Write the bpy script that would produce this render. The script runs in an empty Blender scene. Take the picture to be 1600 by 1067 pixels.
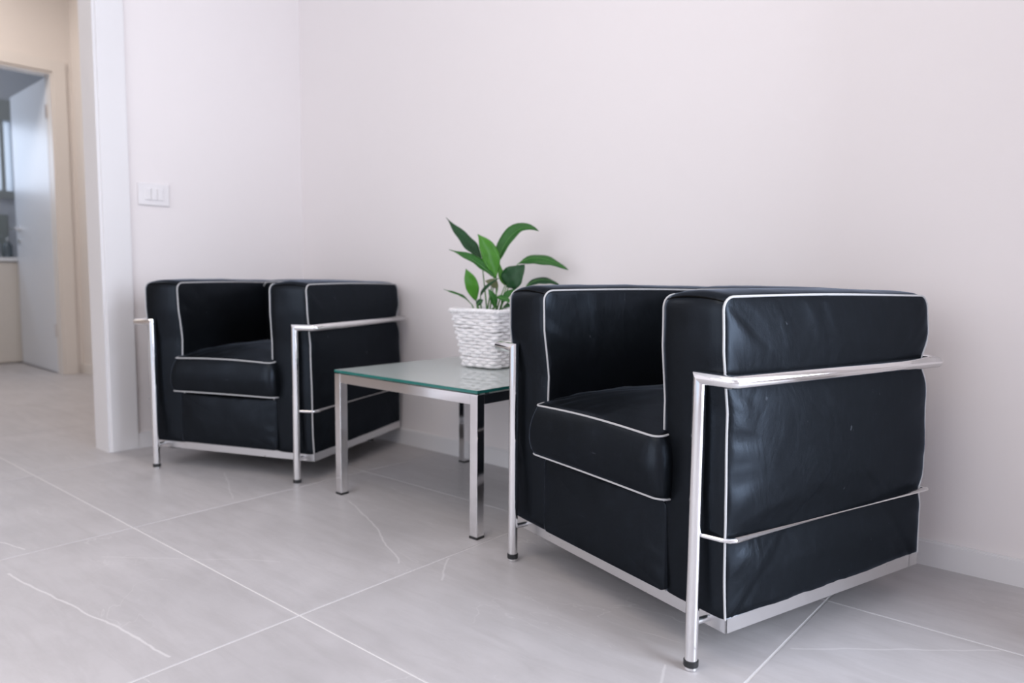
import bpy, bmesh, math, random
from mathutils import Vector, Matrix, noise

# ------------------------------------------------------------------ camera, world, light, exposure
scn = bpy.context.scene
COL = scn.collection
R = math.radians
FPX, PITCH, ROLL, YAW, CAMH = 1148.45, R(5.0239), R(0.484), R(40.6687), 0.6831
_f = Vector((-math.sin(YAW) * math.cos(PITCH), math.cos(YAW) * math.cos(PITCH), -math.sin(PITCH)))
_r = Vector((math.cos(YAW), math.sin(YAW), 0))
_u = _r.cross(_f)
_r, _u = math.cos(ROLL) * _r + math.sin(ROLL) * _u, math.cos(ROLL) * _u - math.sin(ROLL) * _r
CAMP = Vector((0, 0, CAMH))
cam_d = bpy.data.cameras.new('camera')
cam_d.sensor_fit = 'HORIZONTAL'
cam_d.sensor_width = 36.0
cam_d.lens = 36.0 * FPX / 1600.0
cam_d.clip_start = 0.02
cam_d.dof.use_dof = True
cam_d.dof.focus_distance = 1.45
cam_d.dof.aperture_fstop = 2.6
cam = bpy.data.objects.new('camera', cam_d)
COL.objects.link(cam)
mw = Matrix((( _r.x, _u.x, -_f.x, 0), (_r.y, _u.y, -_f.y, 0), (_r.z, _u.z, -_f.z, CAMH), (0, 0, 0, 1)))
cam.matrix_world = mw
scn.camera = cam


def at(px, py, depth):
    """point seen at a photo pixel, at a given distance along the optical axis"""
    d = _f + _r * ((px - 800) / FPX) - _u * ((py - 533.5) / FPX)
    return CAMP + d * depth


world = bpy.data.worlds.new('sky')
scn.world = world
world.use_nodes = True
bg = world.node_tree.nodes['Background']
bg.inputs[0].default_value = (0.72, 0.83, 1.0, 1)
bg.inputs[1].default_value = 1.5

scn.view_settings.view_transform = 'Standard'
scn.view_settings.look = 'None'
scn.view_settings.gamma = 1
scn.view_settings.use_curve_mapping = False
scn.view_settings.exposure = -0.44


def area(name, loc, rot, sx, sy, power, col):
    l = bpy.data.lights.new(name, 'AREA')
    l.shape = 'RECTANGLE'
    l.size, l.size_y, l.energy, l.color = sx, sy, power, col
    o = bpy.data.objects.new(name, l)
    COL.objects.link(o)
    o.location = loc
    o.rotation_euler = rot
    return o


WR = 1.7      # right wall x
WF = -1.5     # wall behind the camera
CEIL = 2.75
# daylight coming in through the tall window of the right wall and the one behind the camera
W1 = (0.62, 1.80, 0.02, 2.25)      # y0, y1, z0, z1 of the right window
W2 = (-2.7, 0.0, 0.02, 2.55)       # x0, x1, z0, z1 of the window behind the camera
area('window_daylight', (WR + 0.02, (W1[0] + W1[1]) / 2, 1.13), (0, R(90), 0), 2.1, W1[1] - W1[0], 132, (0.80, 0.875, 1.0))
area('rear_window_daylight', ((W2[0] + W2[1]) / 2, WF - 0.25, 1.40), (R(74), 0, 0), W2[1] - W2[0], 2.2, 40, (1.0, 0.945, 0.925))
# ceiling lamp of the hallway (warm) and daylight at the washroom window
area('hallway_lamp_light', (-4.75, 0.75, 2.68), (0, 0, 0), 0.5, 0.5, 31, (1.0, 0.91, 0.85))
area('washroom_daylight', (-7.0, 1.1, 1.6), (0, R(-90), 0), 0.5, 1.2, 6.5, (0.72, 0.82, 1.0))
area('washroom_fill_light', (-6.2, 1.0, 2.68), (0, 0, 0), 0.4, 0.4, 5, (0.86, 0.92, 1.0))  # added cool fill to lift the dim washroom, no fixture known
area('warm_fill_light', (-0.9, 0.2, 2.70), (0, 0, 0), 1.0, 1.0, 15, (1.0, 0.82, 0.62))  # added warm overhead fill for the shaded floor and walls, no fixture known

# ------------------------------------------------------------------ helpers


def link(name, me, mat=None, parent=None):
    o = bpy.data.objects.new(name, me)
    COL.objects.link(o)
    if mat is not None:
        if isinstance(mat, (list, tuple)):
            for m in mat:
                me.materials.append(m)
        else:
            me.materials.append(mat)
    if parent is not None:
        o.parent = parent
    return o


def from_bm(name, bm, mat=None, parent=None, smooth=False):
    bmesh.ops.recalc_face_normals(bm, faces=bm.faces)
    me = bpy.data.meshes.new(name)
    bm.to_mesh(me)
    bm.free()
    if smooth:
        for p in me.polygons:
            p.use_smooth = True
    elif any(p.use_smooth for p in me.polygons):
        me.set_sharp_from_angle(angle=R(42))
    return link(name, me, mat, parent)


def tag(o, label, cat=None, group=None, kind=None):
    o['label'] = label
    if cat:
        o['category'] = cat
    if group:
        o['group'] = group
    if kind:
        o['kind'] = kind
    return o


def empty(name, loc, rz=0):
    o = bpy.data.objects.new(name, None)
    o.empty_display_size = 0.1
    COL.objects.link(o)
    o.location = loc
    o.rotation_euler = (0, 0, rz)
    return o


def add_box(bm, lo, hi, bevel=0.0, seg=2):
    b = bmesh.new()
    bmesh.ops.create_cube(b, size=1)
    for v in b.verts:
        v.co = Vector([lo[i] + (v.co[i] + 0.5) * (hi[i] - lo[i]) for i in range(3)])
    if bevel > 0:
        bmesh.ops.bevel(b, geom=list(b.edges), offset=bevel, segments=seg, affect='EDGES', profile=0.5)
    me = bpy.data.meshes.new('tmp')
    b.to_mesh(me)
    b.free()
    bm.from_mesh(me)
    bpy.data.meshes.remove(me)


def box(name, lo, hi, mat, parent=None, bevel=0.0, seg=2):
    bm = bmesh.new()
    add_box(bm, lo, hi, bevel, seg)
    return from_bm(name, bm, mat, parent)


def boxes(name, lst, mat, parent=None, bevel=0.0):
    bm = bmesh.new()
    for lo, hi in lst:
        add_box(bm, lo, hi, bevel)
    return from_bm(name, bm, mat, parent)


def sweep(bm, pts, r, n=14, closed=False, pre=None, post=None, caps=True):
    """round tube along a polyline with mitred corners; r is a number or one radius per point"""
    pts = [Vector(p) for p in pts]
    m = len(pts)
    rr = r if isinstance(r, (list, tuple)) else [r] * m
    segs = [(pts[(i + 1) % m] - pts[i]).normalized() for i in range(m if closed else m - 1)]
    d0 = segs[0]
    ref = Vector((0, 0, 1)) if abs(d0.z) < 0.9 else Vector((1, 0, 0))
    e1 = d0.cross(ref).normalized()
    rings = []
    for i in range(m):
        if closed:
            din, dout = segs[i - 1], segs[i]
        else:
            din = segs[i - 1] if i > 0 else (Vector(pre).normalized() if pre is not None else segs[0])
            dout = segs[i] if i < m - 1 else (Vector(post).normalized() if post is not None else segs[-1])
        base = dout if i < m - 1 or closed else segs[-1]
        t = (din + dout)
        t = t.normalized() if t.length > 1e-6 else base
        e1 = (e1 - base * e1.dot(base)).normalized()
        e2 = base.cross(e1)
        ring = []
        for k in range(n):
            a = 2 * math.pi * k / n
            o = (e1 * math.cos(a) + e2 * math.sin(a)) * rr[i]
            den = base.dot(t)
            ring.append(bm.verts.new(pts[i] + o - base * (o.dot(t) / max(den, 0.3))))
        rings.append(ring)
    cnt = m if closed else m - 1
    for i in range(cnt):
        A, B = rings[i], rings[(i + 1) % m]
        sh = 0
        if closed and i == m - 1:
            sh = min(range(n), key=lambda s: (A[0].co - B[s].co).length)
        for k in range(n):
            f = bm.faces.new((A[k], A[(k + 1) % n], B[(k + 1 + sh) % n], B[(k + sh) % n]))
            f.smooth = True
    if caps and not closed:
        bm.faces.new([bm.verts.new(v.co) for v in rings[0]][::-1])
        bm.faces.new([bm.verts.new(v.co) for v in rings[-1]])


def tube(name, pts, r, mat, parent=None, **kw):
    bm = bmesh.new()
    sweep(bm, pts, r, **kw)
    return from_bm(name, bm, mat, parent)


def lathe(name, prof, mat, parent=None, n=24, loc=(0, 0, 0)):
    bm = bmesh.new()
    rings = []
    for (r, z) in prof:
        rings.append([bm.verts.new((loc[0] + r * math.cos(2 * math.pi * k / n), loc[1] + r * math.sin(2 * math.pi * k / n), loc[2] + z)) for k in range(n)])
    for A, B in zip(rings, rings[1:]):
        for k in range(n):
            f = bm.faces.new((A[k], A[(k + 1) % n], B[(k + 1) % n], B[k]))
            f.smooth = True
    bm.faces.new([bm.verts.new(v.co) for v in rings[0]][::-1])
    bm.faces.new([bm.verts.new(v.co) for v in rings[-1]])
    return from_bm(name, bm, mat, parent)


# ------------------------------------------------------------------ materials
class NT:
    def __init__(self, name):
        self.m = bpy.data.materials.new(name)
        self.m.use_nodes = True
        self.t = self.m.node_tree
        self.b = self.t.nodes['Principled BSDF']

    def n(self, typ, **kw):
        x = self.t.nodes.new(typ)
        for k, v in kw.items():
            setattr(x, k, v)
        return x

    def l(self, a, b):
        self.t.links.new(a, b)

    def math(self, op, a, b=None, c=None):
        x = self.n('ShaderNodeMath', operation=op)
        for i, v in enumerate((a, b, c)):
            if v is None:
                continue
            if isinstance(v, (int, float)):
                x.inputs[i].default_value = v
            else:
                self.l(v, x.inputs[i])
        return x.outputs[0]

    def coords(self, kind='Object', scale=(1, 1, 1), rot=(0, 0, 0)):
        tc = self.n('ShaderNodeTexCoord')
        mp = self.n('ShaderNodeMapping')
        mp.inputs['Scale'].default_value = scale
        mp.inputs['Rotation'].default_value = rot
        self.l(tc.outputs[kind], mp.inputs[0])
        return mp.outputs[0]

    def noise(self, co, scale, detail=4, rough=0.5, dist=0.0):
        x = self.n('ShaderNodeTexNoise')
        x.inputs['Scale'].default_value = scale
        x.inputs['Detail'].default_value = detail
        x.inputs['Roughness'].default_value = rough
        x.inputs['Distortion'].default_value = dist
        self.l(co, x.inputs['Vector'])
        return x.outputs[0]

    def ramp(self, fac, stops):
        x = self.n('ShaderNodeValToRGB')
        e = x.color_ramp.elements
        while len(e) < len(stops):
            e.new(0.5)
        for i, (p, c) in enumerate(stops):
            e[i].position = p
            e[i].color = (c, c, c, 1) if isinstance(c, (int, float)) else (*c, 1)
        self.l(fac, x.inputs[0])
        return x.outputs[0]

    def mix(self, fac, a, b):
        x = self.n('ShaderNodeMix', data_type='RGBA')
        for s, v in (('Factor', fac), ('A', a), ('B', b)):
            i = [q for q in x.inputs if q.name == s and (q.type == 'RGBA' or s == 'Factor')][0]
            if isinstance(v, (int, float)):
                i.default_value = v
            elif isinstance(v, tuple):
                i.default_value = (*v, 1)
            else:
                self.l(v, i)
        return [q for q in x.outputs if q.type == 'RGBA'][0]

    def bump(self, h, strength, dist, normal=None):
        x = self.n('ShaderNodeBump')
        x.inputs['Strength'].default_value = strength
        x.inputs['Distance'].default_value = dist
        self.l(h, x.inputs['Height'])
        if normal is not None:
            self.l(normal, x.inputs['Normal'])
        return x.outputs[0]

    def set(self, **kw):
        for k, v in kw.items():
            i = self.b.inputs[k.replace('_', ' ')]
            if isinstance(v, tuple):
                i.default_value = (*v, 1) if len(v) == 3 else v
            elif isinstance(v, (int, float)):
                i.default_value = v
            else:
                self.l(v, i)
        return self


def paint(name, col, rough=0.6, bump=0.15, var=0.02):
    m = NT(name)
    co = m.coords('Object')
    n1 = m.noise(co, 1.3, 3)
    c2 = tuple(x * (1 - var) for x in col)
    m.set(Base_Color=m.mix(n1, col, c2), Roughness=rough, Normal=m.bump(m.noise(co, 220, 3), bump, 0.0006))
    return m.m


def metal(name, col, rough, streak=0.0):
    m = NT(name)
    co = m.coords('Object')
    n1 = m.noise(co, 35, 3)
    m.set(Base_Color=col, Metallic=1.0, Roughness=m.math('MULTIPLY_ADD', n1, streak, rough))
    return m.m


def flat(name, col, rough=0.5, spec=0.5):
    m = NT(name)
    co = m.coords('Object')
    n1 = m.noise(co, 60, 2)
    m.set(Base_Color=m.mix(n1, col, tuple(c * 0.93 for c in col)), Roughness=rough)
    m.b.inputs['Specular IOR Level'].default_value = spec
    return m.m


M_WALL = paint('wall_paint', (0.80, 0.755, 0.755), 0.65)
M_HALL = paint('hall_paint', (0.82, 0.77, 0.73), 0.7)
M_BATH = paint('washroom_paint', (0.74, 0.76, 0.80), 0.6)
M_CEIL = paint('ceiling_paint', (0.86, 0.85, 0.84), 0.8)
M_TRIM = paint('white_lacquer', (0.75, 0.735, 0.745), 0.35, 0.03)
M_HTRIM = paint('cream_lacquer', (0.80, 0.76, 0.72), 0.4, 0.03)
M_SWITCH = flat('white_plastic', (0.80, 0.775, 0.785), 0.45)
M_CHROME = metal('chrome', (0.86, 0.86, 0.87), 0.07, 0.05)
M_SATIN = metal('satin_steel', (0.70, 0.70, 0.71), 0.24, 0.12)
M_RUBBER = flat('black_rubber', (0.015, 0.016, 0.018), 0.5)
M_PIPE = flat('grey_piping', (0.50, 0.50, 0.51), 0.5)
M_SEAM = flat('black_stitching', (0.004, 0.004, 0.004), 0.8, 0.05)
M_FRAME = flat('grey_window_frame', (0.50, 0.52, 0.50), 0.5)
M_SPLASH = flat('green_grey_tile', (0.42, 0.45, 0.42), 0.3)
M_CAB = flat('cream_cabinet', (0.72, 0.68, 0.63), 0.5)
M_CERAMIC = flat('white_ceramic', (0.80, 0.82, 0.84), 0.12)
M_BOTTLE = flat('dark_bottle', (0.12, 0.15, 0.17), 0.25)
M_SOIL = flat('potting_soil', (0.045, 0.032, 0.022), 0.9)


def leather():
    m = NT('black_leather')
    co = m.coords('Object')
    grain = m.n('ShaderNodeTexVoronoi')
    grain.inputs['Scale'].default_value = 420
    m.l(co, grain.inputs['Vector'])
    wr = m.noise(m.coords('Object', (7, 7, 3.2)), 1.6, 5, 0.55, 0.8)
    b1 = m.bump(grain.outputs['Distance'], 0.10, 0.0006)
    b2 = m.bump(wr, 0.34, 0.007, b1)
    scuff = m.ramp(m.noise(m.coords('Object', (14, 40, 14)), 2.2, 8, 0.7, 0.6), [(0.52, 0.0), (0.80, 1.0)])
    # short hairline scratches
    wv = m.noise(m.coords('Object', (9, 90, 60), (0.5, 0.2, 0.3)), 1.0, 2, 0.5)
    scr = m.ramp(wv, [(0.755, 0.0), (0.80, 1.0)])
    col = m.mix(m.math('MULTIPLY', scuff, 0.35), (0.0040, 0.0046, 0.0054), (0.012, 0.015, 0.020))
    col = m.mix(m.math('MULTIPLY', scr, 0.35), col, (0.10, 0.11, 0.13))
    rough = m.math('MULTIPLY_ADD', scuff, 0.08, 0.35)
    # dull wax finish: dark body colour under a weak gloss that rises only at grazing angles
    df = m.n('ShaderNodeBsdfDiffuse')
    m.l(col, df.inputs['Color'])
    m.l(b2, df.inputs['Normal'])
    gl = m.n('ShaderNodeBsdfAnisotropic')
    gl.inputs['Color'].default_value = (0.68, 0.81, 1.0, 1)
    m.l(rough, gl.inputs['Roughness'])
    m.l(b2, gl.inputs['Normal'])
    lw = m.n('ShaderNodeLayerWeight')
    lw.inputs['Blend'].default_value = 0.5
    fac = m.math('MULTIPLY_ADD', m.math('POWER', lw.outputs['Facing'], 8.0), 0.50, 0.0245)
    mx = m.n('ShaderNodeMixShader')
    m.l(fac, mx.inputs[0])
    m.l(df.outputs[0], mx.inputs[1])
    m.l(gl.outputs[0], mx.inputs[2])
    m.l(mx.outputs[0], m.t.nodes['Material Output'].inputs[0])
    m.t.nodes.remove(m.b)
    return m.m


M_LEATHER = leather()

VEINS = [[(-1.926, 0.488), (-1.67, 0.516), (-1.286, 0.562)],
         [(-1.795, 1.334), (-1.633, 1.28), (-1.308, 1.119)],
         [(-2.381, 1.246), (-2.081, 1.118)],
         [(-1.872, 0.666), (-1.531, 0.94)],
         [(-1.246, 1.218), (-1.167, 1.12)],
         [(-0.454, 1.338), (-0.165, 1.582)],
         [(-2.168, 0.532), (-2.066, 0.559)],
         [(-0.56, 1.02), (-0.60, 1.13)]]
VW = [0.8, 0.7, 0.45, 0.3, 0.55, 0.45, 0.7, 0.5]


def tile_mat():
    m = NT('grey_stone_tile')
    geo = m.n('ShaderNodeNewGeometry')
    pos = geo.outputs['Position']
    oi = m.n('ShaderNodeObjectInfo')
    rnd = oi.outputs['Random']
    off = m.n('ShaderNodeCombineXYZ')
    m.l(m.math('MULTIPLY', rnd, 37.0), off.inputs[0])
    m.l(m.math('MULTIPLY', rnd, 91.0), off.inputs[1])
    va = m.n('ShaderNodeVectorMath', operation='ADD')
    m.l(pos, va.inputs[0])
    m.l(off.outputs[0], va.inputs[1])
    sh = va.outputs[0]

    def mapped(scale, rot):
        mp = m.n('ShaderNodeMapping')
        mp.inputs['Scale'].default_value = scale
        mp.inputs['Rotation'].default_value = rot
        m.l(sh, mp.inputs[0])
        return mp.outputs[0]
    cloud = m.noise(mapped((1, 1, 1), (0, 0, 0)), 3.2, 6, 0.6, 0.4)
    stri = m.noise(mapped((2.2, 11, 1), (0, 0, R(-18))), 2.4, 7, 0.65, 0.5)
    fine = m.noise(mapped((1, 1, 1), (0, 0, 0)), 90, 4, 0.6)
    base = m.mix(m.ramp(cloud, [(0.30, 0.0), (0.72, 1.0)]), (0.43, 0.412, 0.420), (0.53, 0.508, 0.518))
    base = m.mix(m.math('MULTIPLY', m.ramp(stri, [(0.42, 0.0), (0.75, 1.0)]), 0.45), base, (0.34, 0.322, 0.322))
    base = m.mix(m.math('MULTIPLY', fine, 0.16), base, (0.36, 0.345, 0.345))
    # hairline veins everywhere
    hv = m.noise(mapped((1.0, 2.2, 1), (0, 0, R(35))), 2.3, 5, 0.5, 1.2)
    hl = m.math('ABSOLUTE', m.math('SUBTRACT', hv, 0.5))
    hair = m.ramp(hl, [(0.0, 1.0), (0.006, 0.0)])
    gate = m.ramp(m.noise(mapped((1, 1, 1), (0, 0, 1.0)), 2.7, 2), [(0.52, 0.0), (0.66, 1.0)])
    vein = m.math('MULTIPLY', m.math('MULTIPLY', hair, gate), 0.38)
    # the veins one can follow on the tiles
    nz = m.n('ShaderNodeTexNoise')
    nz.inputs['Scale'].default_value = 9
    nz.inputs['Detail'].default_value = 4
    m.l(pos, nz.inputs['Vector'])
    ns = m.n('ShaderNodeVectorMath', operation='MULTIPLY_ADD')
    m.l(nz.outputs['Color'], ns.inputs[0])
    ns.inputs[1].default_value = (0.030, 0.030, 0)
    m.l(pos, ns.inputs[2])
    sep = m.n('ShaderNodeSeparateXYZ')
    m.l(ns.outputs[0], sep.inputs[0])
    X, Y = sep.outputs[0], sep.outputs[1]
    for pl, wgt in zip(VEINS, VW):
        for (ax, ay), (bx, by) in zip(pl, pl[1:]):
            ax, ay, bx, by = ax + .015, ay + .015, bx + .015, by + .015
            dx, dy = bx - ax, by - ay
            L2 = dx * dx + dy * dy
            qx = m.math('SUBTRACT', X, ax)
            qy = m.math('SUBTRACT', Y, ay)
            t = m.math('MULTIPLY_ADD', qy, dy / L2, m.math('MULTIPLY', qx, dx / L2))
            c = m.n('ShaderNodeClamp')
            m.l(t, c.inputs[0])
            ex = m.math('MULTIPLY_ADD', c.outputs[0], -dx, qx)
            ey = m.math('MULTIPLY_ADD', c.outputs[0], -dy, qy)
            d = m.math('SQRT', m.math('MULTIPLY_ADD', ex, ex, m.math('MULTIPLY', ey, ey)))
            s = m.n('ShaderNodeMapRange', interpolation_type='SMOOTHSTEP')
            s.inputs['From Min'].default_value = 0.0005
            s.inputs['From Max'].default_value = 0.0042
            s.inputs['To Min'].default_value = wgt * 0.75
            s.inputs['To Max'].default_value = 0
            m.l(d, s.inputs['Value'])
            vein = m.math('MAXIMUM', vein, s.outputs[0])
    base = m.mix(vein, base, (0.72, 0.70, 0.70))
    m.set(Base_Color=base, Roughness=m.math('MULTIPLY_ADD', cloud, 0.14, 0.36), Normal=m.bump(stri, 0.10, 0.002))
    m.b.inputs['Specular IOR Level'].default_value = 0.45
    return m.m


M_TILE = tile_mat()
M_GROUT = flat('pale_grout', (0.70, 0.68, 0.68), 0.8)

# ------------------------------------------------------------------ the room
YW, XC = 1.9642, -2.9686
TH = 0.11                    # partition thickness
YJ = 1.106                   # edge of the opening to the hallway
HB = 0.062                   # baseboard height
XF = -5.50                   # hallway far wall
YE = 1.885                   # hallway end wall
XB = -7.05                   # washroom back wall
FLT = -0.012


def struct(name, lst, mat, label, parent=None, bevel=0.0):
    o = boxes(name, lst, mat, parent, bevel)
    return tag(o, label, kind='structure')


floor = struct('floor', [((-7.3, WF - 0.2, -0.08), (WR + 0.2, 2.75, -0.0012))], M_GROUT, 'grey stone tile floor with pale grout lines')
FS, FA = 0.7806, R(0.318)
FX, FY = -2.0275, 0.8135
bm = bmesh.new()
g = 0.0018
add_box(bm, (g, g, -0.010), (FS - g, FS - g, 0.0), 0.0010, 1)
tile_me = bpy.data.meshes.new('tile')
bm.to_mesh(tile_me)
bm.free()
tile_me.materials.append(M_TILE)
for i in range(-7, 6):
    for j in range(-5, 3):
        x, y = FX + i * FS, FY + j * FS
        cx, cy = x + FS / 2, y + FS / 2
        if cx < -7.2 or cx > WR + 0.2 or cy < WF - .2 or cy > 2.6 or (cx > -5.4 and cy > 2.3):
            continue
        o = bpy.data.objects.new('tile', tile_me)
        COL.objects.link(o)
        o.parent = floor
        o.location = (x * math.cos(FA) - y * math.sin(FA), x * math.sin(FA) + y * math.cos(FA), 0)
        o.rotation_euler = (0, 0, FA)

struct('ceiling', [((-7.3, WF - 0.2, CEIL), (WR + 0.2, 2.75, CEIL + 0.1))], M_CEIL, 'plain white ceiling above the waiting corner')
struct('wall_back', [((XC - TH, YW, 0), (WR + 0.15, YW + 0.15, CEIL))], M_WALL, 'pale pinkish white wall behind the armchairs')
struct('wall_left', [((XC - TH, YJ, 0), (XC, YW, CEIL)),
                     ((XC - TH, 0.0, 2.12), (XC, YJ, CEIL)),
                     ((XC - TH, WF, 0), (XC, 0.0, CEIL))], M_WALL, 'pale wall on the left with light switch and hallway opening')
# right wall with a tall window opening, wall behind the camera with a window opening
struct('wall_right', [((WR, WF, 0), (WR + 0.15, W1[0], CEIL)), ((WR, W1[1], 0), (WR + 0.15, YW, CEIL)),
                      ((WR, W1[0], 0), (WR + 0.15, W1[1], W1[2])), ((WR, W1[0], W1[3]), (WR + 0.15, W1[1], CEIL))],
       M_WALL, 'pale wall to the right, outside the view')
struct('wall_front', [((XC - TH, WF - 0.15, 0), (W2[0], WF, CEIL)), ((W2[1], WF - 0.15, 0), (WR + 0.15, WF, CEIL)),
                      ((W2[0], WF - 0.15, 0), (W2[1], WF, W2[2])), ((W2[0], WF - 0.15, W2[3]), (W2[1], WF, CEIL))],
       M_WALL, 'pale wall behind the viewer, outside the view')
struct('wall_added_shade', [((0.20, 1.50, 0), (0.32, YW, CEIL))], M_WALL, 'added stub wall shading the right end, just outside the view')  # unseen wall, added to darken the back wall and floor towards the right
struct('baseboard_back', [((XC, YW - 0.011, 0), (0.199, YW, HB - 0.004)), ((XC, YW - 0.007, HB - 0.004), (0.199, YW, HB))], M_TRIM,
       'low white skirting along the back wall')
struct('baseboard_left', [((XC, YJ + 0.094, 0), (XC + 0.011, YW - 0.011, HB - 0.004)), ((XC, YJ + 0.094, HB - 0.004), (XC + 0.007, YW - 0.007, HB))], M_TRIM,
       'short white skirting on the left wall beside the door casing')
# casing of the hallway opening
cs = struct('trim_1', [((XC, YJ - 0.004, 0), (XC + 0.013, YJ + 0.094, 2.20)), ((XC, -0.09, 2.11), (XC + 0.013, YJ - 0.004, 2.20)),
                       ((XC, -0.09, 0), (XC + 0.013, 0.004, 2.11))], M_TRIM, 'white door casing at the hallway opening', bevel=0.002)
struct('trim_2', [((XC - TH - 0.012, YJ - 0.014, 0), (XC + 0.004, YJ - 0.0005, 2.11)), ((XC - TH - 0.012, 0.0005, 0), (XC + 0.004, 0.012, 2.11)),
                  ((XC - TH - 0.012, 0.012, 2.098), (XC + 0.004, YJ - 0.014, 2.1195))], M_TRIM, 'white jamb lining inside the hallway opening')

# hallway
struct('wall_hallway_end', [((XF - 0.1, YE, 0), (XC - TH, YE + 0.1, CEIL))], M_HALL, 'cream end wall of the hallway')
DY0, DY1, DH = 0.93, 1.775, 1.99
struct('wall_hallway_far', [((XF - 0.1, DY1, 0), (XF, YE, CEIL)), ((XF - 0.1, DY0, DH), (XF, DY1, CEIL)), ((XF - 0.1, -1.6, 0), (XF, DY0, CEIL))],
       M_HALL, 'cream hallway wall with the washroom doorway')
struct('wall_hallway_near', [((XF - 0.1, -1.7, 0), (XC - TH, -1.6, CEIL))], M_HALL, 'cream hallway wall outside the view')
struct('baseboard_hallway', [((XF + 0.012, YE - 0.011, 0), (XC - TH, YE, 0.065))], M_HTRIM, 'cream skirting at the hallway end wall')
struct('trim_3', [((XF, DY1 - 0.002, 0), (XF + 0.014, DY1 + 0.075, DH + 0.075)), ((XF, DY0 - 0.075, DH), (XF + 0.014, DY1 - 0.002, DH + 0.075)),
                  ((XF, DY0 - 0.075, 0), (XF + 0.014, DY0, DH))], M_HTRIM, 'cream casing around the washroom doorway', bevel=0.002)
struct('trim_4', [((XF - 0.104, DY1 - 0.016, 0), (XF + 0.002, DY1 - 0.0005, DH)), ((XF - 0.104, DY0 + 0.0005, 0), (XF + 0.002, DY0 + 0.016, DH)),
                  ((XF - 0.104, DY0 + 0.016, DH - 0.016), (XF + 0.002, DY1 - 0.016, DH - 0.0005))], M_HTRIM, 'cream jamb lining of the washroom doorway')

# washroom beyond
WY = (0.66, 1.96, 1.34, 1.90)    # window in the washroom back wall
struct('wall_washroom_back', [((XB - 0.1, 0.2, 0), (XB, WY[0], CEIL)), ((XB - 0.1, WY[1], 0), (XB, 2.6, CEIL)),
                              ((XB - 0.1, WY[0], 0), (XB, WY[1], WY[2])), ((XB - 0.1, WY[0], WY[3]), (XB, WY[1], CEIL))], M_BATH,
       'bluish white washroom wall with a small window')
struct('wall_washroom_right', [((XB - 0.1, 2.6, 0), (XF - 0.1, 2.7, CEIL)), ((XF - 0.2, YE + 0.1, 0), (XF - 0.1, 2.6, CEIL))], M_BATH,
       'washroom side wall hidden behind the open door')
struct('wall_washroom_left', [((XB - 0.1, 0.1, 0), (XF - 0.1, 0.2, CEIL))], M_BATH, 'washroom side wall outside the view')

M_PANE = NT('frosted_pane')
tr = M_PANE.n('ShaderNodeBsdfTranslucent')
tr.inputs[0].default_value = (0.92, 0.95, 1.0, 1)
tp = M_PANE.n('ShaderNodeBsdfTransparent')
mx = M_PANE.n('ShaderNodeMixShader')
mx.inputs[0].default_value = 0.55
M_PANE.l(tr.outputs[0], mx.inputs[1])
M_PANE.l(tp.outputs[0], mx.inputs[2])
M_PANE.l(mx.outputs[0], M_PANE.t.nodes['Material Output'].inputs[0])
M_PANE = M_PANE.m

win = struct('window_1', [((XB - 0.02, WY[0] - 0.05, WY[2] - 0.06), (XB + 0.03, WY[1] + 0.055, WY[2])),
                          ((XB - 0.02, WY[0] - 0.05, WY[3]), (XB + 0.03, WY[1] + 0.055, WY[3] + 0.16)),
                          ((XB - 0.02, WY[1], WY[2]), (XB + 0.03, WY[1] + 0.055, WY[3])),
                          ((XB - 0.02, WY[0] - 0.05, WY[2]), (XB + 0.03, WY[0], WY[3]))], M_FRAME,
             'small bright window with grey frame in the washroom')
ys = [WY[0], 1.06, 1.46, 1.885, WY[1]]
for a, b in zip(ys, ys[1:]):
    box('pane', (XB - 0.012, a + 0.005, WY[2]), (XB - 0.006, b - 0.005, WY[3]), M_PANE, win)
for a in ys[1:-1]:
    box('mullion', (XB - 0.02, a - 0.012, WY[2]), (XB + 0.02, a + 0.012, WY[3]), M_FRAME, win)

# open washroom door
door = empty('door_1', (XF - 0.085, 1.757, 0), R(180 - 1.8))
tag(door, 'open white washroom door with lever handle', kind='structure')
box('door_leaf', (0.0, -0.040, 0.008), (0.835, 0.0, 1.965), paint('door_lacquer', (0.76, 0.78, 0.82), 0.35, 0.03), door, 0.002)
h = lathe('handle_rose', [(0.025, 0), (0.025, 0.008), (0.018, 0.010)], M_CHROME, door, 20)
h.matrix_local = Matrix.Translation((0.745, 0.0, 1.005)) @ Matrix.Rotation(R(-90), 4, 'X')
tube('lever_handle', [(0.745, 0.008, 1.005), (0.745, 0.050, 1.005), (0.625, 0.050, 1.003)], 0.009, M_CHROME, door, n=10)
h = lathe('key_rose', [(0.024, 0), (0.024, 0.007), (0.016, 0.009)], M_CHROME, door, 20)
h.matrix_local = Matrix.Translation((0.745, 0.0, 0.912)) @ Matrix.Rotation(R(-90), 4, 'X')
for hz in (0.25, 1.70):
    tube('hinge', [(-0.006, 0.004, hz), (-0.006, 0.004, hz + 0.09)], 0.007, M_CHROME, door, n=10)

# light switch
sw = empty('light_switch', (XC, 1.2925, 0.992))
tag(sw, 'white three-rocker light switch on the wall beside the door casing', 'light switch')
box('cover_plate', (0.0, -0.060, -0.043), (0.008, 0.060, 0.043), M_SWITCH, sw, 0.003)
for k in range(3):
    y0 = -0.0345 + k * 0.023
    box('rocker', (0.006, y0 + 0.0006, -0.0225), (0.0125, y0 + 0.0224, 0.0225), M_SWITCH, sw, 0.0015)

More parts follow.
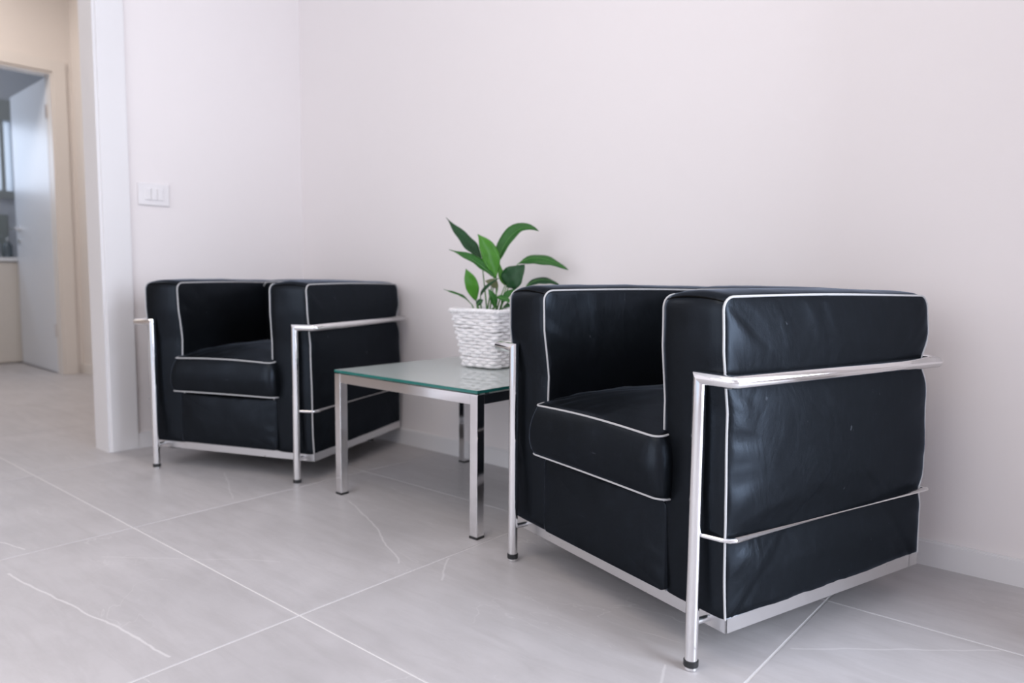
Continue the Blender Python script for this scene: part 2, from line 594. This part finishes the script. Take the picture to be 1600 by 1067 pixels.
# washroom fittings
XV = -6.45
cab = empty('vanity_cabinet', ((XV + XB) / 2, 1.2, 0))
tag(cab, 'cream washroom cabinet under the basin seen through the doorway', 'cabinet')
cxm = (XV + XB) / 2
hw = (XV - XB) / 2
box('body', (-hw + 0.002, -0.55, 0.0), (hw - 0.02, 0.66, 0.765), M_CAB, cab, 0.002)
for k in range(2):
    d = box('cabinet_door', (hw - 0.02, -0.548 + k * 0.604, 0.012), (hw, -0.548 + (k + 1) * 0.604 - 0.004, 0.760), M_CAB, cab, 0.002)
wt = box('worktop', (XB + 0.002, 0.64, 0.766), (XV + 0.015, 1.865, 0.796), M_CERAMIC, None, 0.003)
tag(wt, 'white worktop on the washroom cabinet', 'worktop')
sp = box('backsplash', (XB + 0.001, 0.64, 0.797), (XB + 0.012, 1.90, 1.15), M_SPLASH, None, 0.001)
tag(sp, 'grey-green backsplash panel behind the washroom basin', 'backsplash')
bs = empty('wash_basin', (-6.74, 1.52, 0.796))
tag(bs, 'white ceramic basin on the washroom worktop', 'basin')
lathe('bowl', [(0.10, 0.0), (0.15, 0.03), (0.185, 0.10), (0.19, 0.115), (0.178, 0.115), (0.165, 0.09), (0.12, 0.035), (0.03, 0.02)], M_CERAMIC, bs, 32)
tap = empty('basin_tap', (-6.95, 1.80, 0.796))
tag(tap, 'chrome tap standing beside the washroom basin', 'tap')
lathe('tap_body', [(0.024, 0), (0.024, 0.006), (0.017, 0.012), (0.016, 0.12), (0.012, 0.13)], M_CHROME, tap, 20)
tube('spout', [(0, 0, 0.11), (0.05, -0.035, 0.135), (0.10, -0.07, 0.12), (0.105, -0.075, 0.10)], 0.010, M_CHROME, tap, n=10)
tube('tap_lever', [(0, 0, 0.13), (-0.01, 0.005, 0.150), (0.05, 0.01, 0.175)], 0.006, M_CHROME, tap, n=8)
bt_ = empty('soap_bottle', (-6.62, 1.775, 0.796))
tag(bt_, 'dark soap bottle with pump on the washroom worktop', 'bottle')
lathe('bottle_body', [(0.030, 0), (0.032, 0.004), (0.032, 0.085), (0.024, 0.105), (0.012, 0.112), (0.012, 0.122)], M_BOTTLE, bt_, 20)
tube('pump', [(0, 0, 0.12), (0, 0, 0.150), (0.035, 0.0, 0.148)], 0.005, M_CERAMIC, bt_, n=8)

# ------------------------------------------------------------------ armchair
A_, BT, B_, DT, ZT = 0.2905, 0.363, 0.3315, 0.632, 0.516
V0, VR, ZR0, ZR1, ZM = 0.039, 0.644, 0.0695, 0.0972, 0.240
TR = 0.0115


def outline(hx, hy, rad, n_side=(14, 12), n_c=5):
    """rounded rectangle loop centred on the origin"""
    pts = []
    cs = [(hx - rad, hy - rad, 0), (-hx + rad, hy - rad, 90), (-hx + rad, -hy + rad, 180), (hx - rad, -hy + rad, 270)]
    for k, (cx, cy, a0) in enumerate(cs):
        arc = [(cx + rad * math.cos(R(a0 + 90 * i / n_c)), cy + rad * math.sin(R(a0 + 90 * i / n_c))) for i in range(n_c + 1)]
        pts += arc
        nx, ny, na = cs[(k + 1) % 4]
        nxt = (nx + rad * math.cos(R(na)), ny + rad * math.sin(R(na)))
        ns = n_side[0] if k in (0, 2) else n_side[1]
        for i in range(1, ns):
            t = i / ns
            pts.append((arc[-1][0] * (1 - t) + nxt[0] * t, arc[-1][1] * (1 - t) + nxt[1] * t))
    return pts


def cushion(name, hx, hy, hw, rad, bulge, strip, place, parent, pipes=(-1, 1), seed=0, sides=(26, 24), pipe_r=0.0021, wr=0.0012):
    """box cushion: outline in (a, b), thickness along w; place(a, b, w) maps to chair space"""
    loop = outline(hx, hy, rad, sides)
    n = len(loop)
    nor = []
    for i in range(n):
        p, q = Vector(loop[i - 1]), Vector(loop[(i + 1) % n])
        t = (q - p).normalized()
        nor.append(Vector((t.y, -t.x)))
    bm = bmesh.new()

    def wob(p):
        return noise.noise(Vector(p) * 9 + Vector((seed * 3.1, seed, 0))) * wr * 1.3 + noise.noise(Vector(p) * 26 + Vector((seed, 5, seed))) * wr * 0.6

    def put(a, b, w, na=0.0, nb=0.0, nw=0.0):
        k = wob((a, b, w))
        return bm.verts.new(place(a + na * k, b + nb * k, w + nw * k))
    # boxing strip
    NS = 10
    rings = []
    for j in range(NS + 1):
        s = -1 + 2 * j / NS
        d = strip * (max(0.0, 1 - s * s)) ** 0.75
        f = 0 if j in (0, NS) else 1
        rings.append([put(loop[i][0] + nor[i].x * d, loop[i][1] + nor[i].y * d, s * hw, nor[i].x * f, nor[i].y * f) for i in range(n)])
    for Aq, Bq in zip(rings, rings[1:]):
        for k in range(n):
            bm.faces.new((Aq[k], Aq[(k + 1) % n], Bq[(k + 1) % n], Bq[k]))
    # bulged caps
    for side, edge in ((-1, rings[0]), (1, rings[-1])):
        bb = bulge[0] if side < 0 else bulge[1]
        prev = edge
        levels = [0.985, 0.965, 0.94, 0.905, 0.86, 0.80, 0.72, 0.62, 0.50, 0.37, 0.23, 0.10]
        for s in levels:
            ring = []
            for i in range(n):
                x, y = loop[i]
                X, Y = x / hx, y / hy
                mxn = max(abs(X), abs(Y))
                X, Y = X / mxn * s, Y / mxn * s
                hgt = bb * ((1 - X * X) * (1 - Y * Y)) ** 0.5
                pk = noise.noise(Vector((x * 34, y * 34, seed * 2.0 + side))) * 0.0042 * math.exp(-((0.90 - s) / 0.085) ** 2) * min(1.0, bb / 0.02)
                ring.append(put(x * s, y * s, side * (hw + hgt + pk), nw=side * 1.6))
            for k in range(n):
                q = (prev[k], ring[k], ring[(k + 1) % n], prev[(k + 1) % n])
                bm.faces.new(q if side < 0 else q[::-1])
            prev = ring
        c = put(0, 0, side * (hw + bb), nw=side)
        for k in range(n):
            bm.faces.new((prev[k], c, prev[(k + 1) % n]))
    o = from_bm(name, bm, M_LEATHER, parent, smooth=True)
    for side in pipes:
        pb = bmesh.new()
        pts = [place(loop[i][0] + nor[i].x * 0.0006, loop[i][1] + nor[i].y * 0.0006, side * (hw + 0.0006)) for i in range(n)]
        sweep(pb, pts, pipe_r, n=7, closed=True)
        from_bm('piping', pb, M_PIPE, o)
    return o


def gauss(x, m, s):
    return math.exp(-((x - m) / s) ** 2)


def make_armchair():
    root = empty('armchair', (0, 0, 0))
    # --- steel tube frame
    for s in (-1, 1):
        leg = tube('front_leg', [(s * A_, 0, 0.012), (s * A_, 0, ZT)], TR, M_CHROME, root, n=24, post=(s, 0, 0))
        lathe('foot_ring', [(0.0118, 0.006), (0.0131, 0.007), (0.0131, 0.017), (0.0118, 0.018)], M_RUBBER, leg, 24, (s * A_, 0, 0))
        lathe('foot_glide', [(0.010, 0.0), (0.0125, 0.0015), (0.0125, 0.006), (0.011, 0.007)], M_CHROME, leg, 24, (s * A_, 0, 0))
        leg = tube('rear_leg', [(s * 0.2, DT, 0.012), (s * 0.2, DT, ZT)], TR, M_CHROME, root, n=20)
        lathe('foot_ring', [(0.0118, 0.006), (0.0131, 0.007), (0.0131, 0.017), (0.0118, 0.018)], M_RUBBER, leg, 20, (s * 0.2, DT, 0))
        lathe('foot_glide', [(0.010, 0.0), (0.0125, 0.0015), (0.0125, 0.006), (0.011, 0.007)], M_CHROME, leg, 20, (s * 0.2, DT, 0))
        zb = (ZR0 + ZR1) / 2
        tube('leg_spacer', [(s * A_, TR - 0.003, zb), (s * A_, V0 + 0.002, zb)], 0.006, M_SATIN, root, n=14)
    c = 0.012
    tube('top_rail', [(-A_, 0, ZT), (-BT + c * .45, 0, ZT), (-BT, c * .45, ZT), (-BT, DT - 0.02, ZT), (-BT + 0.02, DT, ZT), (BT - 0.02, DT, ZT), (BT, DT - 0.02, ZT),
                      (BT, c * .45, ZT), (BT - c * .45, 0, ZT), (A_, 0, ZT)], TR, M_CHROME, root, n=24, pre=(0, 0, 1), post=(0, 0, -1))
    RU, RV = B_ + 0.0125, V0 - 0.012
    rv = 0.0045
    for s in (-1, 1):
        tube('side_rod', [(s * A_, 0.006, ZM + 0.002), (s * (RU - 0.016), RV - 0.004, ZM), (s * (RU - 0.004), RV + 0.003, ZM), (s * RU, RV + 0.014, ZM),
                          (s * RU, DT + 0.005, ZM), (s * 0.2, DT + 0.004, ZM)], rv, M_CHROME, root, n=12)
    # --- steel angle base
    t = 0.004
    bm = bmesh.new()
    add_box(bm, (-B_, V0, ZR0), (B_, V0 + t, ZR1), 0.0008, 1)
    add_box(bm, (-B_, VR - t - 0.03, ZR0), (B_, VR - 0.03, ZR1), 0.0008, 1)
    add_box(bm, (-B_, V0, ZR0), (-B_ + t, VR, ZR1), 0.0008, 1)
    add_box(bm, (B_ - t, V0, ZR0), (B_, VR, ZR1), 0.0008, 1)
    add_box(bm, (-B_ + .001, V0 + .001, ZR0), (-B_ + 0.03, VR - .001, ZR0 + t))
    add_box(bm, (B_ - 0.03, V0 + .001, ZR0), (B_ - .001, VR - .001, ZR0 + t))
    add_box(bm, (-B_ + .001, V0 + .001, ZR0), (B_ - .001, V0 + 0.03, ZR0 + t))
    from_bm('base_rail', bm, M_SATIN, root)
    box('underside_cloth', (-B_ + 0.01, V0 + 0.01, ZR0 + 0.006), (B_ - 0.01, VR - 0.035, ZR1 - 0.002), M_RUBBER, root)
    # --- leather cushions
    vf, vb = 0.016, 0.640
    zb, zt = ZR1 - 0.022, 0.652
    ui, uo = 0.186, B_
    for s in (-1, 1):
        def place(a, b, w, s=s):
            v = (vf + vb) / 2 + a
            z = (zb + zt) / 2 + b
            u = (ui + uo) / 2 + w
            fr = max(0.0, min(1.0, (0.10 - v) / 0.10))
            low = max(0.0, min(1.0, (0.56 - z) / 0.10))
            vv = v + fr * (0.012 * low + 0.012 * max(0, (0.3 - z) / 0.2)) - fr * 0.004 * (1 - low)
            re = max(0.0, min(1.0, (v - 0.54) / 0.10))
            vv -= re * (0.026 * gauss(z, ZT, 0.035) + 0.010 * gauss(z, ZM, 0.02) + 0.008 * max(0, (z - 0.55) / 0.1))
            out = max(0.0, (u - uo))
            lim = 1.0 - 0.5 * gauss(z, ZT, 0.03) - 0.5 * gauss(z, ZM, 0.025)
            uu = u if u <= uo else uo + out * lim
            cap = 0.3505 + 0.05 * (1 - gauss(z, ZT, 0.05))
            cap = min(cap, 0.3340 + 0.03 * (1 - gauss(z, ZM, 0.040)))
            uu = min(uu, cap)
            uu -= 0.006 * max(0.0, (z - 0.45) / 0.2) * (1 if u > 0.25 else -0.4)
            uu += 0.0015 * math.sin(z * 23 + s) * (1 if abs(w) > 0.05 else 0)
            tuck = max(0.0, min(1.0, (ZR1 + 0.006 - z) / 0.008))
            uu = min(uu, uo + 0.03 - tuck * 0.036)
            vv = max(vv, -0.02 + tuck * (V0 + 0.006 + 0.02))
            vv = min(vv, 0.70 - tuck * (0.70 - VR + 0.006))
            return Vector((s * uu, vv, z + 0.003 * math.sin(v * 6.0) * min(1, max(0, (z - 0.12) * 8))))
        cushion('arm_cushion', (vb - vf) / 2, (zt - zb) / 2, (uo - ui) / 2, 0.022, (0.012, 0.027), 0.011, place, root, seed=3 + s, sides=(30, 40))

    def place_seat(a, b, w):
        u, v, z = a, 0.235 + b, 0.338 + w
        f = max(0.0, min(1.0, (0.10 - v) / 0.10))
        # leather crown sags towards the front corners
        zz = z + (0.006 * math.cos(u * 7.5) * (1 if w > 0 else 0.2)) - 0.010 * f * (w / 0.066)
        uu = u * (1 + 0.07 * f * max(0.0, 1 - (w + 0.066) / 0.13))
        return Vector((uu, v - 0.004 * f * (1 - abs(w) / 0.066), zz))
    cushion('seat_cushion', 0.197, 0.240, 0.066, 0.020, (0.010, 0.030), 0.012, place_seat, root, seed=11, wr=0.0022)

    def place_base(a, b, w):
        v = 0.225 + w
        return Vector((a, v, 0.184 + b))
    cushion('base_cushion', 0.1965, 0.086, 0.20, 0.012, (0.014, 0.004), 0.004, place_base, root, pipes=(), seed=17)

    def place_back(a, b, w):
        return Vector((a, 0.545 + w - 0.02 * b, 0.535 + b + 0.004 * math.cos(a * 8)))
    cushion('back_cushion', 0.188, 0.118, 0.068, 0.022, (0.030, 0.006), 0.010, place_back, root, seed=23)
    # black seams where front and top of each arm are sewn
    for s in (-1, 1):
        pts = [(s * (ui + 0.006 + k * (uo - ui - 0.014) / 8), 0.0175 - 0.009 * math.sin(math.pi * k / 8) ** 0.75, 0.6445 + 0.008 * math.sin(math.pi * k / 8) ** 0.75) for k in range(9)]
        tube('seam', pts, 0.0016, M_SEAM, root, n=6)
    return root


def children(o):
    return [c for c in bpy.data.objects if c.parent == o]


def copy_tree(o, parent=None):
    c = o.copy()
    COL.objects.link(c)
    c.parent = parent
    for ch in children(o):
        copy_tree(ch, c)
    return c


chair1 = make_armchair()
chair2 = copy_tree(chair1)
chair1.location = (-0.8423, 1.2296, 0)
chair1.rotation_euler = (0, 0, R(-16.737))
tag(chair1, 'large black leather cube armchair with chrome tube frame, nearest, right of the glass table', 'armchair', 'black leather armchairs')
chair2.location = (-2.3362, 1.2244, 0)
chair2.rotation_euler = (0, 0, R(21.873))
tag(chair2, 'black leather cube armchair with chrome frame in the wall corner left of the table', 'armchair', 'black leather armchairs')

# ------------------------------------------------------------------ side table
TL, TW, THT, TT = 0.6122, 0.5698, 0.3925, 0.027
tbl = empty('side_table', (-1.8888, 1.356, 0), R(-0.354))
tag(tbl, 'low square side table with frosted glass top and chrome legs between the armchairs', 'table')
ZF = THT - 0.0115
for (x, y) in ((0, 0), (TL - TT, 0), (0, TW - TT), (TL - TT, TW - TT)):
    lg = box('leg', (x, y, 0.006), (x + TT, y + TT, ZF), M_CHROME, tbl, 0.0012)
    box('foot_cap', (x - 0.0006, y - 0.0006, 0.0), (x + TT + 0.0006, y + TT + 0.0006, 0.006), M_RUBBER, lg)
for lo, hi in (((TT, 0.0002, ZF - TT), (TL - TT, TT, ZF)), ((TT, TW - TT, ZF - TT), (TL - TT, TW - 0.0002, ZF)),
               ((0.0002, TT, ZF - TT), (TT, TW - TT, ZF)), ((TL - TT, TT, ZF - TT), (TL - 0.0002, TW - TT, ZF))):
    box('frame_rail', lo, hi, M_CHROME, tbl, 0.0010)
for (x, y) in ((0.013, 0.013), (TL - 0.013, 0.013), (0.013, TW - 0.013), (TL - 0.013, TW - 0.013), (TL - 0.013, 0.05), (TL - 0.013, TW / 2), (0.013, TW / 2)):
    lathe('glass_pad', [(0.006, 0), (0.006, 0.0031)], M_RUBBER, tbl, 12, (x, y, ZF))
gm = NT('frosted_glass_top')
gd = gm.n('ShaderNodeBsdfDiffuse')
gd.inputs['Color'].default_value = (0.90, 0.98, 0.97, 1)
gt = gm.n('ShaderNodeBsdfTranslucent')
gt.inputs['Color'].default_value = (0.62, 0.80, 0.77, 1)
gg = gm.n('ShaderNodeBsdfAnisotropic')
gg.inputs['Roughness'].default_value = 0.02
gf = gm.n('ShaderNodeFresnel')
gf.inputs['IOR'].default_value = 1.75
g1, g2 = gm.n('ShaderNodeMixShader'), gm.n('ShaderNodeMixShader')
g1.inputs[0].default_value = 0.38
gm.l(gd.outputs[0], g1.inputs[1])
gm.l(gt.outputs[0], g1.inputs[2])
gm.l(gf.outputs[0], g2.inputs[0])
gm.l(g1.outputs[0], g2.inputs[1])
gm.l(gg.outputs[0], g2.inputs[2])
gm.l(g2.outputs[0], gm.t.nodes['Material Output'].inputs[0])
gm.t.nodes.remove(gm.b)
ge = NT('green_glass_edge')
gn = ge.noise(ge.coords('Object', (1, 1, 6)), 14, 2)
ge.set(Base_Color=ge.mix(gn, (0.010, 0.11, 0.095), (0.02, 0.19, 0.165)), Roughness=0.08)
bm = bmesh.new()
add_box(bm, (-0.001, -0.001, THT - 0.0084), (TL + 0.001, TW + 0.001, THT), 0.0008, 1)
for f in bm.faces:
    f.material_index = 0 if abs(f.normal.z) > 0.5 else 1
bm.normal_update()
for f in bm.faces:
    f.material_index = 0 if abs(f.normal.z) > 0.9 else 1
from_bm('glass_top', bm, [gm.m, ge.m], tbl)

# ------------------------------------------------------------------ plant in a white wicker basket
PX, PY, PZ = -1.598, 1.757, THT
plant = empty('potted_plant', (PX, PY, PZ), R(4.0))
tag(plant, 'leafy green peace lily in a white wicker basket on the glass table', 'plant')
wk = NT('white_wicker')
wc = wk.coords('Object')
wk.set(Base_Color=wk.mix(wk.ramp(wk.noise(wc, 70, 4), [(0.35, 0.0), (0.7, 1.0)]), (0.90, 0.88, 0.89), (0.78, 0.76, 0.77)), Roughness=0.6,
       Normal=wk.bump(wk.noise(wk.coords('Object', (30, 30, 160)), 3, 3), 0.4, 0.0015))
M_WICK = wk.m
PH, HB0, HB1 = 0.183, 0.066, 0.094
rng = random.Random(5)


def basket_ring(z, amp, phase, lift, off=0.0, ns=11):
    hx = HB0 + (HB1 - HB0) * (z / PH) + off
    r = 0.016
    pts = []
    loop = outline(hx, hx, r, (ns * 4, ns * 4), 6)
    n = len(loop)
    for i, (x, y) in enumerate(loop):
        a, b = loop[i - 1], loop[(i + 1) % n]
        tx, ty = b[0] - a[0], b[1] - a[1]
        L = math.hypot(tx, ty)
        nx, ny = ty / L, -tx / L
        s = i / n * ns * 4 * math.pi + phase
        d = amp * math.sin(s)
        pts.append((x + nx * d, y + ny * d, z + lift * min(1, max(0, (z - .009) * 60)) * noise.noise(Vector((x * 22, y * 22, z * 60)))))
    return pts


bm = bmesh.new()
rows = 17
for k in range(rows):
    z = 0.0095 + (PH - 0.0185) * k / (rows - 1)
    sweep(bm, basket_ring(z, 0.0034, math.pi * (k % 2) + rng.uniform(-.35, .35), 0.0026, 0, 7), rng.uniform(0.0052, 0.0060), n=6, closed=True)
body = from_bm('woven_body', bm, M_WICK, plant)
body['kind'] = 'stuff'
bm = bmesh.new()
for ph in (0, 2 * math.pi / 3, 4 * math.pi / 3):
    base = basket_ring(PH, 0, 0, 0.004, 0.004)
    n = len(base)
    pts = []
    for i, p in enumerate(base):
        a = i / n * 2 * math.pi * 22 + ph
        rad = Vector((p[0], p[1], 0)).normalized()
        pts.append(Vector(p) + rad * 0.0038 * math.cos(a) + Vector((0, 0, 0.0038 * math.sin(a))))
    sweep(bm, pts, 0.0042, n=6, closed=True)
from_bm('braided_rim', bm, M_WICK, plant)
bm = bmesh.new()
add_box(bm, (-HB0 + .004, -HB0 + .004, 0.002), (HB0 - .004, HB0 - .004, 0.160), 0.004, 1)
for v in bm.verts:
    k = 1 + (HB1 / HB0 - 1) * v.co.z / PH
    v.co.x *= k
    v.co.y *= k
bmesh.ops.subdivide_edges(bm, edges=list(bm.edges), cuts=4, use_grid_fill=True)
for v in bm.verts:
    if v.co.z > 0.155:
        v.co.z += 0.006 * noise.noise(v.co * 60)
from_bm('soil', bm, M_SOIL, plant)


def leaf_mat(name, col, dark, back):
    m = NT(name)
    co = m.coords('Generated')
    wave = m.n('ShaderNodeTexWave')
    wave.inputs['Scale'].default_value = 5
    wave.inputs['Distortion'].default_value = 1.5
    m.l(co, wave.inputs['Vector'])
    n1 = m.noise(m.coords('Object'), 40, 4)
    c = m.mix(n1, col, dark)
    c = m.mix(m.math('MULTIPLY', wave.outputs['Fac'], 0.10), c, back)
    geo = m.n('ShaderNodeNewGeometry')
    c = m.mix(m.math('MULTIPLY', geo.outputs['Backfacing'], 0.0), c, back)
    m.b.inputs['Specular IOR Level'].default_value = 0.3
    m.set(Base_Color=c, Roughness=0.40, Normal=m.bump(wave.outputs['Fac'], 0.12, 0.001))
    m.b.inputs['Subsurface Weight'].default_value = 0.0
    return m.m


L_MID = leaf_mat('leaf_mid_green', (0.026, 0.130, 0.018), (0.015, 0.080, 0.012), (0.08, 0.22, 0.05))
L_DARK = leaf_mat('leaf_dark_green', (0.010, 0.062, 0.017), (0.006, 0.036, 0.011), (0.05, 0.14, 0.05))
L_BRIGHT = leaf_mat('leaf_bright_green', (0.065, 0.240, 0.018), (0.035, 0.150, 0.013), (0.14, 0.34, 0.06))
L_DULL = leaf_mat('leaf_fading', (0.14, 0.17, 0.07), (0.10, 0.09, 0.05), (0.2, 0.2, 0.1))
M_RIB = flat('leaf_rib', (0.10, 0.26, 0.06), 0.45)
M_STEM = flat('leaf_stem', (0.075, 0.215, 0.04), 0.45)
DEP = 2.36
PXM = FPX / DEP
inv = None


def crop(x, y, d=0.0):
    return at(660 + x / 3.811, 320 + y / 3.811, DEP + d)


bpy.context.view_layer.update()
inv = plant.matrix_world.inverted()
VIEW = (CAMP - Vector((PX, PY, PZ + 0.2))).normalized()


def bez(P, t):
    P = list(P)
    while len(P) > 1:
        P = [a * (1 - t) + b * t for a, b in zip(P, P[1:])]
    return P[0]


def leaf(ctrl, width, mat, face, root_px, fold=0.30, peak=0.42, droop=0.0):
    """ctrl: photo-crop points base..tip with depth offsets; face: weights (towards viewer, up, sideways)"""
    P = [crop(*c) for c in ctrl]
    W = width / 3.811 / PXM
    nrm0 = (VIEW * face[0] + Vector((0, 0, 1)) * face[1] + _r * face[2]).normalized()
    N = 16
    bm = bmesh.new()
    rows = []
    rib = []
    for i in range(N + 1):
        t = i / N
        p = bez(P, t)
        tan = (bez(P, min(1, t + 0.02)) - bez(P, max(0, t - 0.02))).normalized()
        side = tan.cross(nrm0).normalized()
        nr = side.cross(tan).normalized()
        q = t / peak if t < peak else (1 - t) / (1 - peak)
        w = W * 0.5 * (max(0.0, math.sin(q * math.pi / 2)) ** (0.85 if t < peak else 1.05)) + 0.0003
        row = []
        for k in (-1, -0.66, -0.33, 0, 0.33, 0.66, 1):
            wavy = 0.04 * W * math.sin(t * 17 + k * 2) * abs(k)
            row.append(bm.verts.new(inv @ (p + side * (w * k) + nr * (w * fold * (abs(k) ** 1.2) - w * droop * k * k + wavy))))
        rows.append(row)
        rib.append(inv @ (p - nr * 0.0004))
    for a, b in zip(rows, rows[1:]):
        for k in range(6):
            f = bm.faces.new((a[k], a[k + 1], b[k + 1], b[k]))
            f.smooth = True
    o = from_bm('leaf', bm, mat, plant)
    md = o.modifiers.new('thickness', 'SOLIDIFY')
    md.thickness = 0.0007
    rb = bmesh.new()
    sweep(rb, rib[:-1], [0.0016 * (1 - 0.75 * i / N) for i in range(N)], n=5)
    from_bm('midrib', rb, M_RIB, o)
    # stem from the soil to the leaf base
    b0 = P[0]
    rx, ry, rd = root_px
    s0 = crop(rx, ry, rd)
    m1 = s0 * 0.55 + b0 * 0.45 + Vector((0, 0, 0.012))
    sb = bmesh.new()
    ps = [inv @ bez([s0, m1, b0], i / 6) for i in range(7)]
    sweep(sb, ps, [0.0026 - 0.0011 * i / 6 for i in range(7)], n=6)
    from_bm('stem', sb, M_STEM, plant)


ROOT = [(385, 640, 0.0), (400, 640, 0.0), (440, 640, 0.01), (460, 640, 0.0), (420, 640, -0.01), (350, 640, 0.0)]
leaf([(352, 330, .0), (290, 265, .01), (235, 200, .02), (140, 75, .03)], 96, L_DARK, (0.8, 0.6, 0.45), ROOT[0], 0.35)
leaf([(432, 440, -.02), (420, 330, -.03), (385, 245, -.035), (328, 174, -.04)], 108, L_BRIGHT, (1, 0.2, 0.25), ROOT[1], 0.28, 0.48)
leaf([(440, 360, .0), (470, 250, .01), (560, 70, .0), (692, 156, -.02)], 92, L_MID, (0.95, 0.5, -0.5), ROOT[2], 0.40, 0.45)
leaf([(425, 430, -.03), (360, 360, -.05), (300, 320, -.06), (158, 266, -.08)], 78, L_MID, (0.75, 0.8, 0.1), ROOT[0], 0.35, 0.42)
leaf([(500, 486, -.02), (515, 450, -.04), (565, 405, -.05), (610, 356, -.05)], 140, L_DARK, (1, 0.25, -0.2), ROOT[3], 0.18, 0.40)
leaf([(568, 352, .02), (660, 285, .0), (770, 320, -.02), (868, 388, -.03)], 82, L_MID, (0.85, 0.75, 0.0), ROOT[3], 0.10, 0.42, 0.35)
leaf([(612, 492, .0), (680, 425, .02), (760, 440, .03), (818, 480, .03)], 56, L_DARK, (0.75, 0.7, 0.0), ROOT[3], 0.10, 0.45, 0.3)
leaf([(318, 572, -.05), (305, 510, -.07), (280, 440, -.08), (258, 380, -.085)], 78, L_BRIGHT, (1, 0.3, 0.15), (340, 640, -.04), 0.22, 0.5)
leaf([(286, 585, -.05), (250, 540, -.07), (195, 530, -.08), (126, 502, -.09)], 30, L_MID, (0.5, 0.9, 0.0), (310, 640, -.04), 0.3)
leaf([(448, 500, -.02), (430, 460, -.03), (405, 465, -.04), (372, 452, -.04)], 52, L_DULL, (1, 0.4, 0.0), ROOT[4], 0.2)
leaf([(322, 602, -.06), (335, 580, -.07), (350, 570, -.07), (362, 566, -.07)], 34, L_DARK, (1, 0.4, 0.0), (330, 640, -.05), 0.2)
leaf([(440, 545, -.04), (470, 552, -.05), (500, 560, -.06), (535, 585, -.06)], 42, L_MID, (0.8, 0.7, 0.0), ROOT[4], 0.2)
leaf([(492, 480, -.01), (480, 440, -.02), (465, 400, -.02), (458, 345, -.02)], 40, L_BRIGHT, (1, 0.2, -0.4), ROOT[2], 0.3)
leaf([(345, 545, -.03), (360, 505, -.04), (390, 480, -.05), (462, 432, -.05)], 24, L_DARK, (0.8, 0.7, 0.0), ROOT[5], 0.3)
leaf([(432, 615, -.04), (432, 570, -.05), (412, 530, -.06), (392, 500, -.06)], 44, L_MID, (1, 0.3, 0.2), ROOT[1], 0.25)
leaf([(475, 625, -.03), (490, 600, -.05), (510, 598, -.06), (535, 605, -.06)], 40, L_DARK, (0.8, 0.7, 0.0), ROOT[3], 0.2)
leaf([(470, 590, -.02), (490, 545, -.03), (520, 515, -.03), (560, 500, -.02)], 40, L_MID, (0.8, 0.6, 0.0), ROOT[3], 0.2)
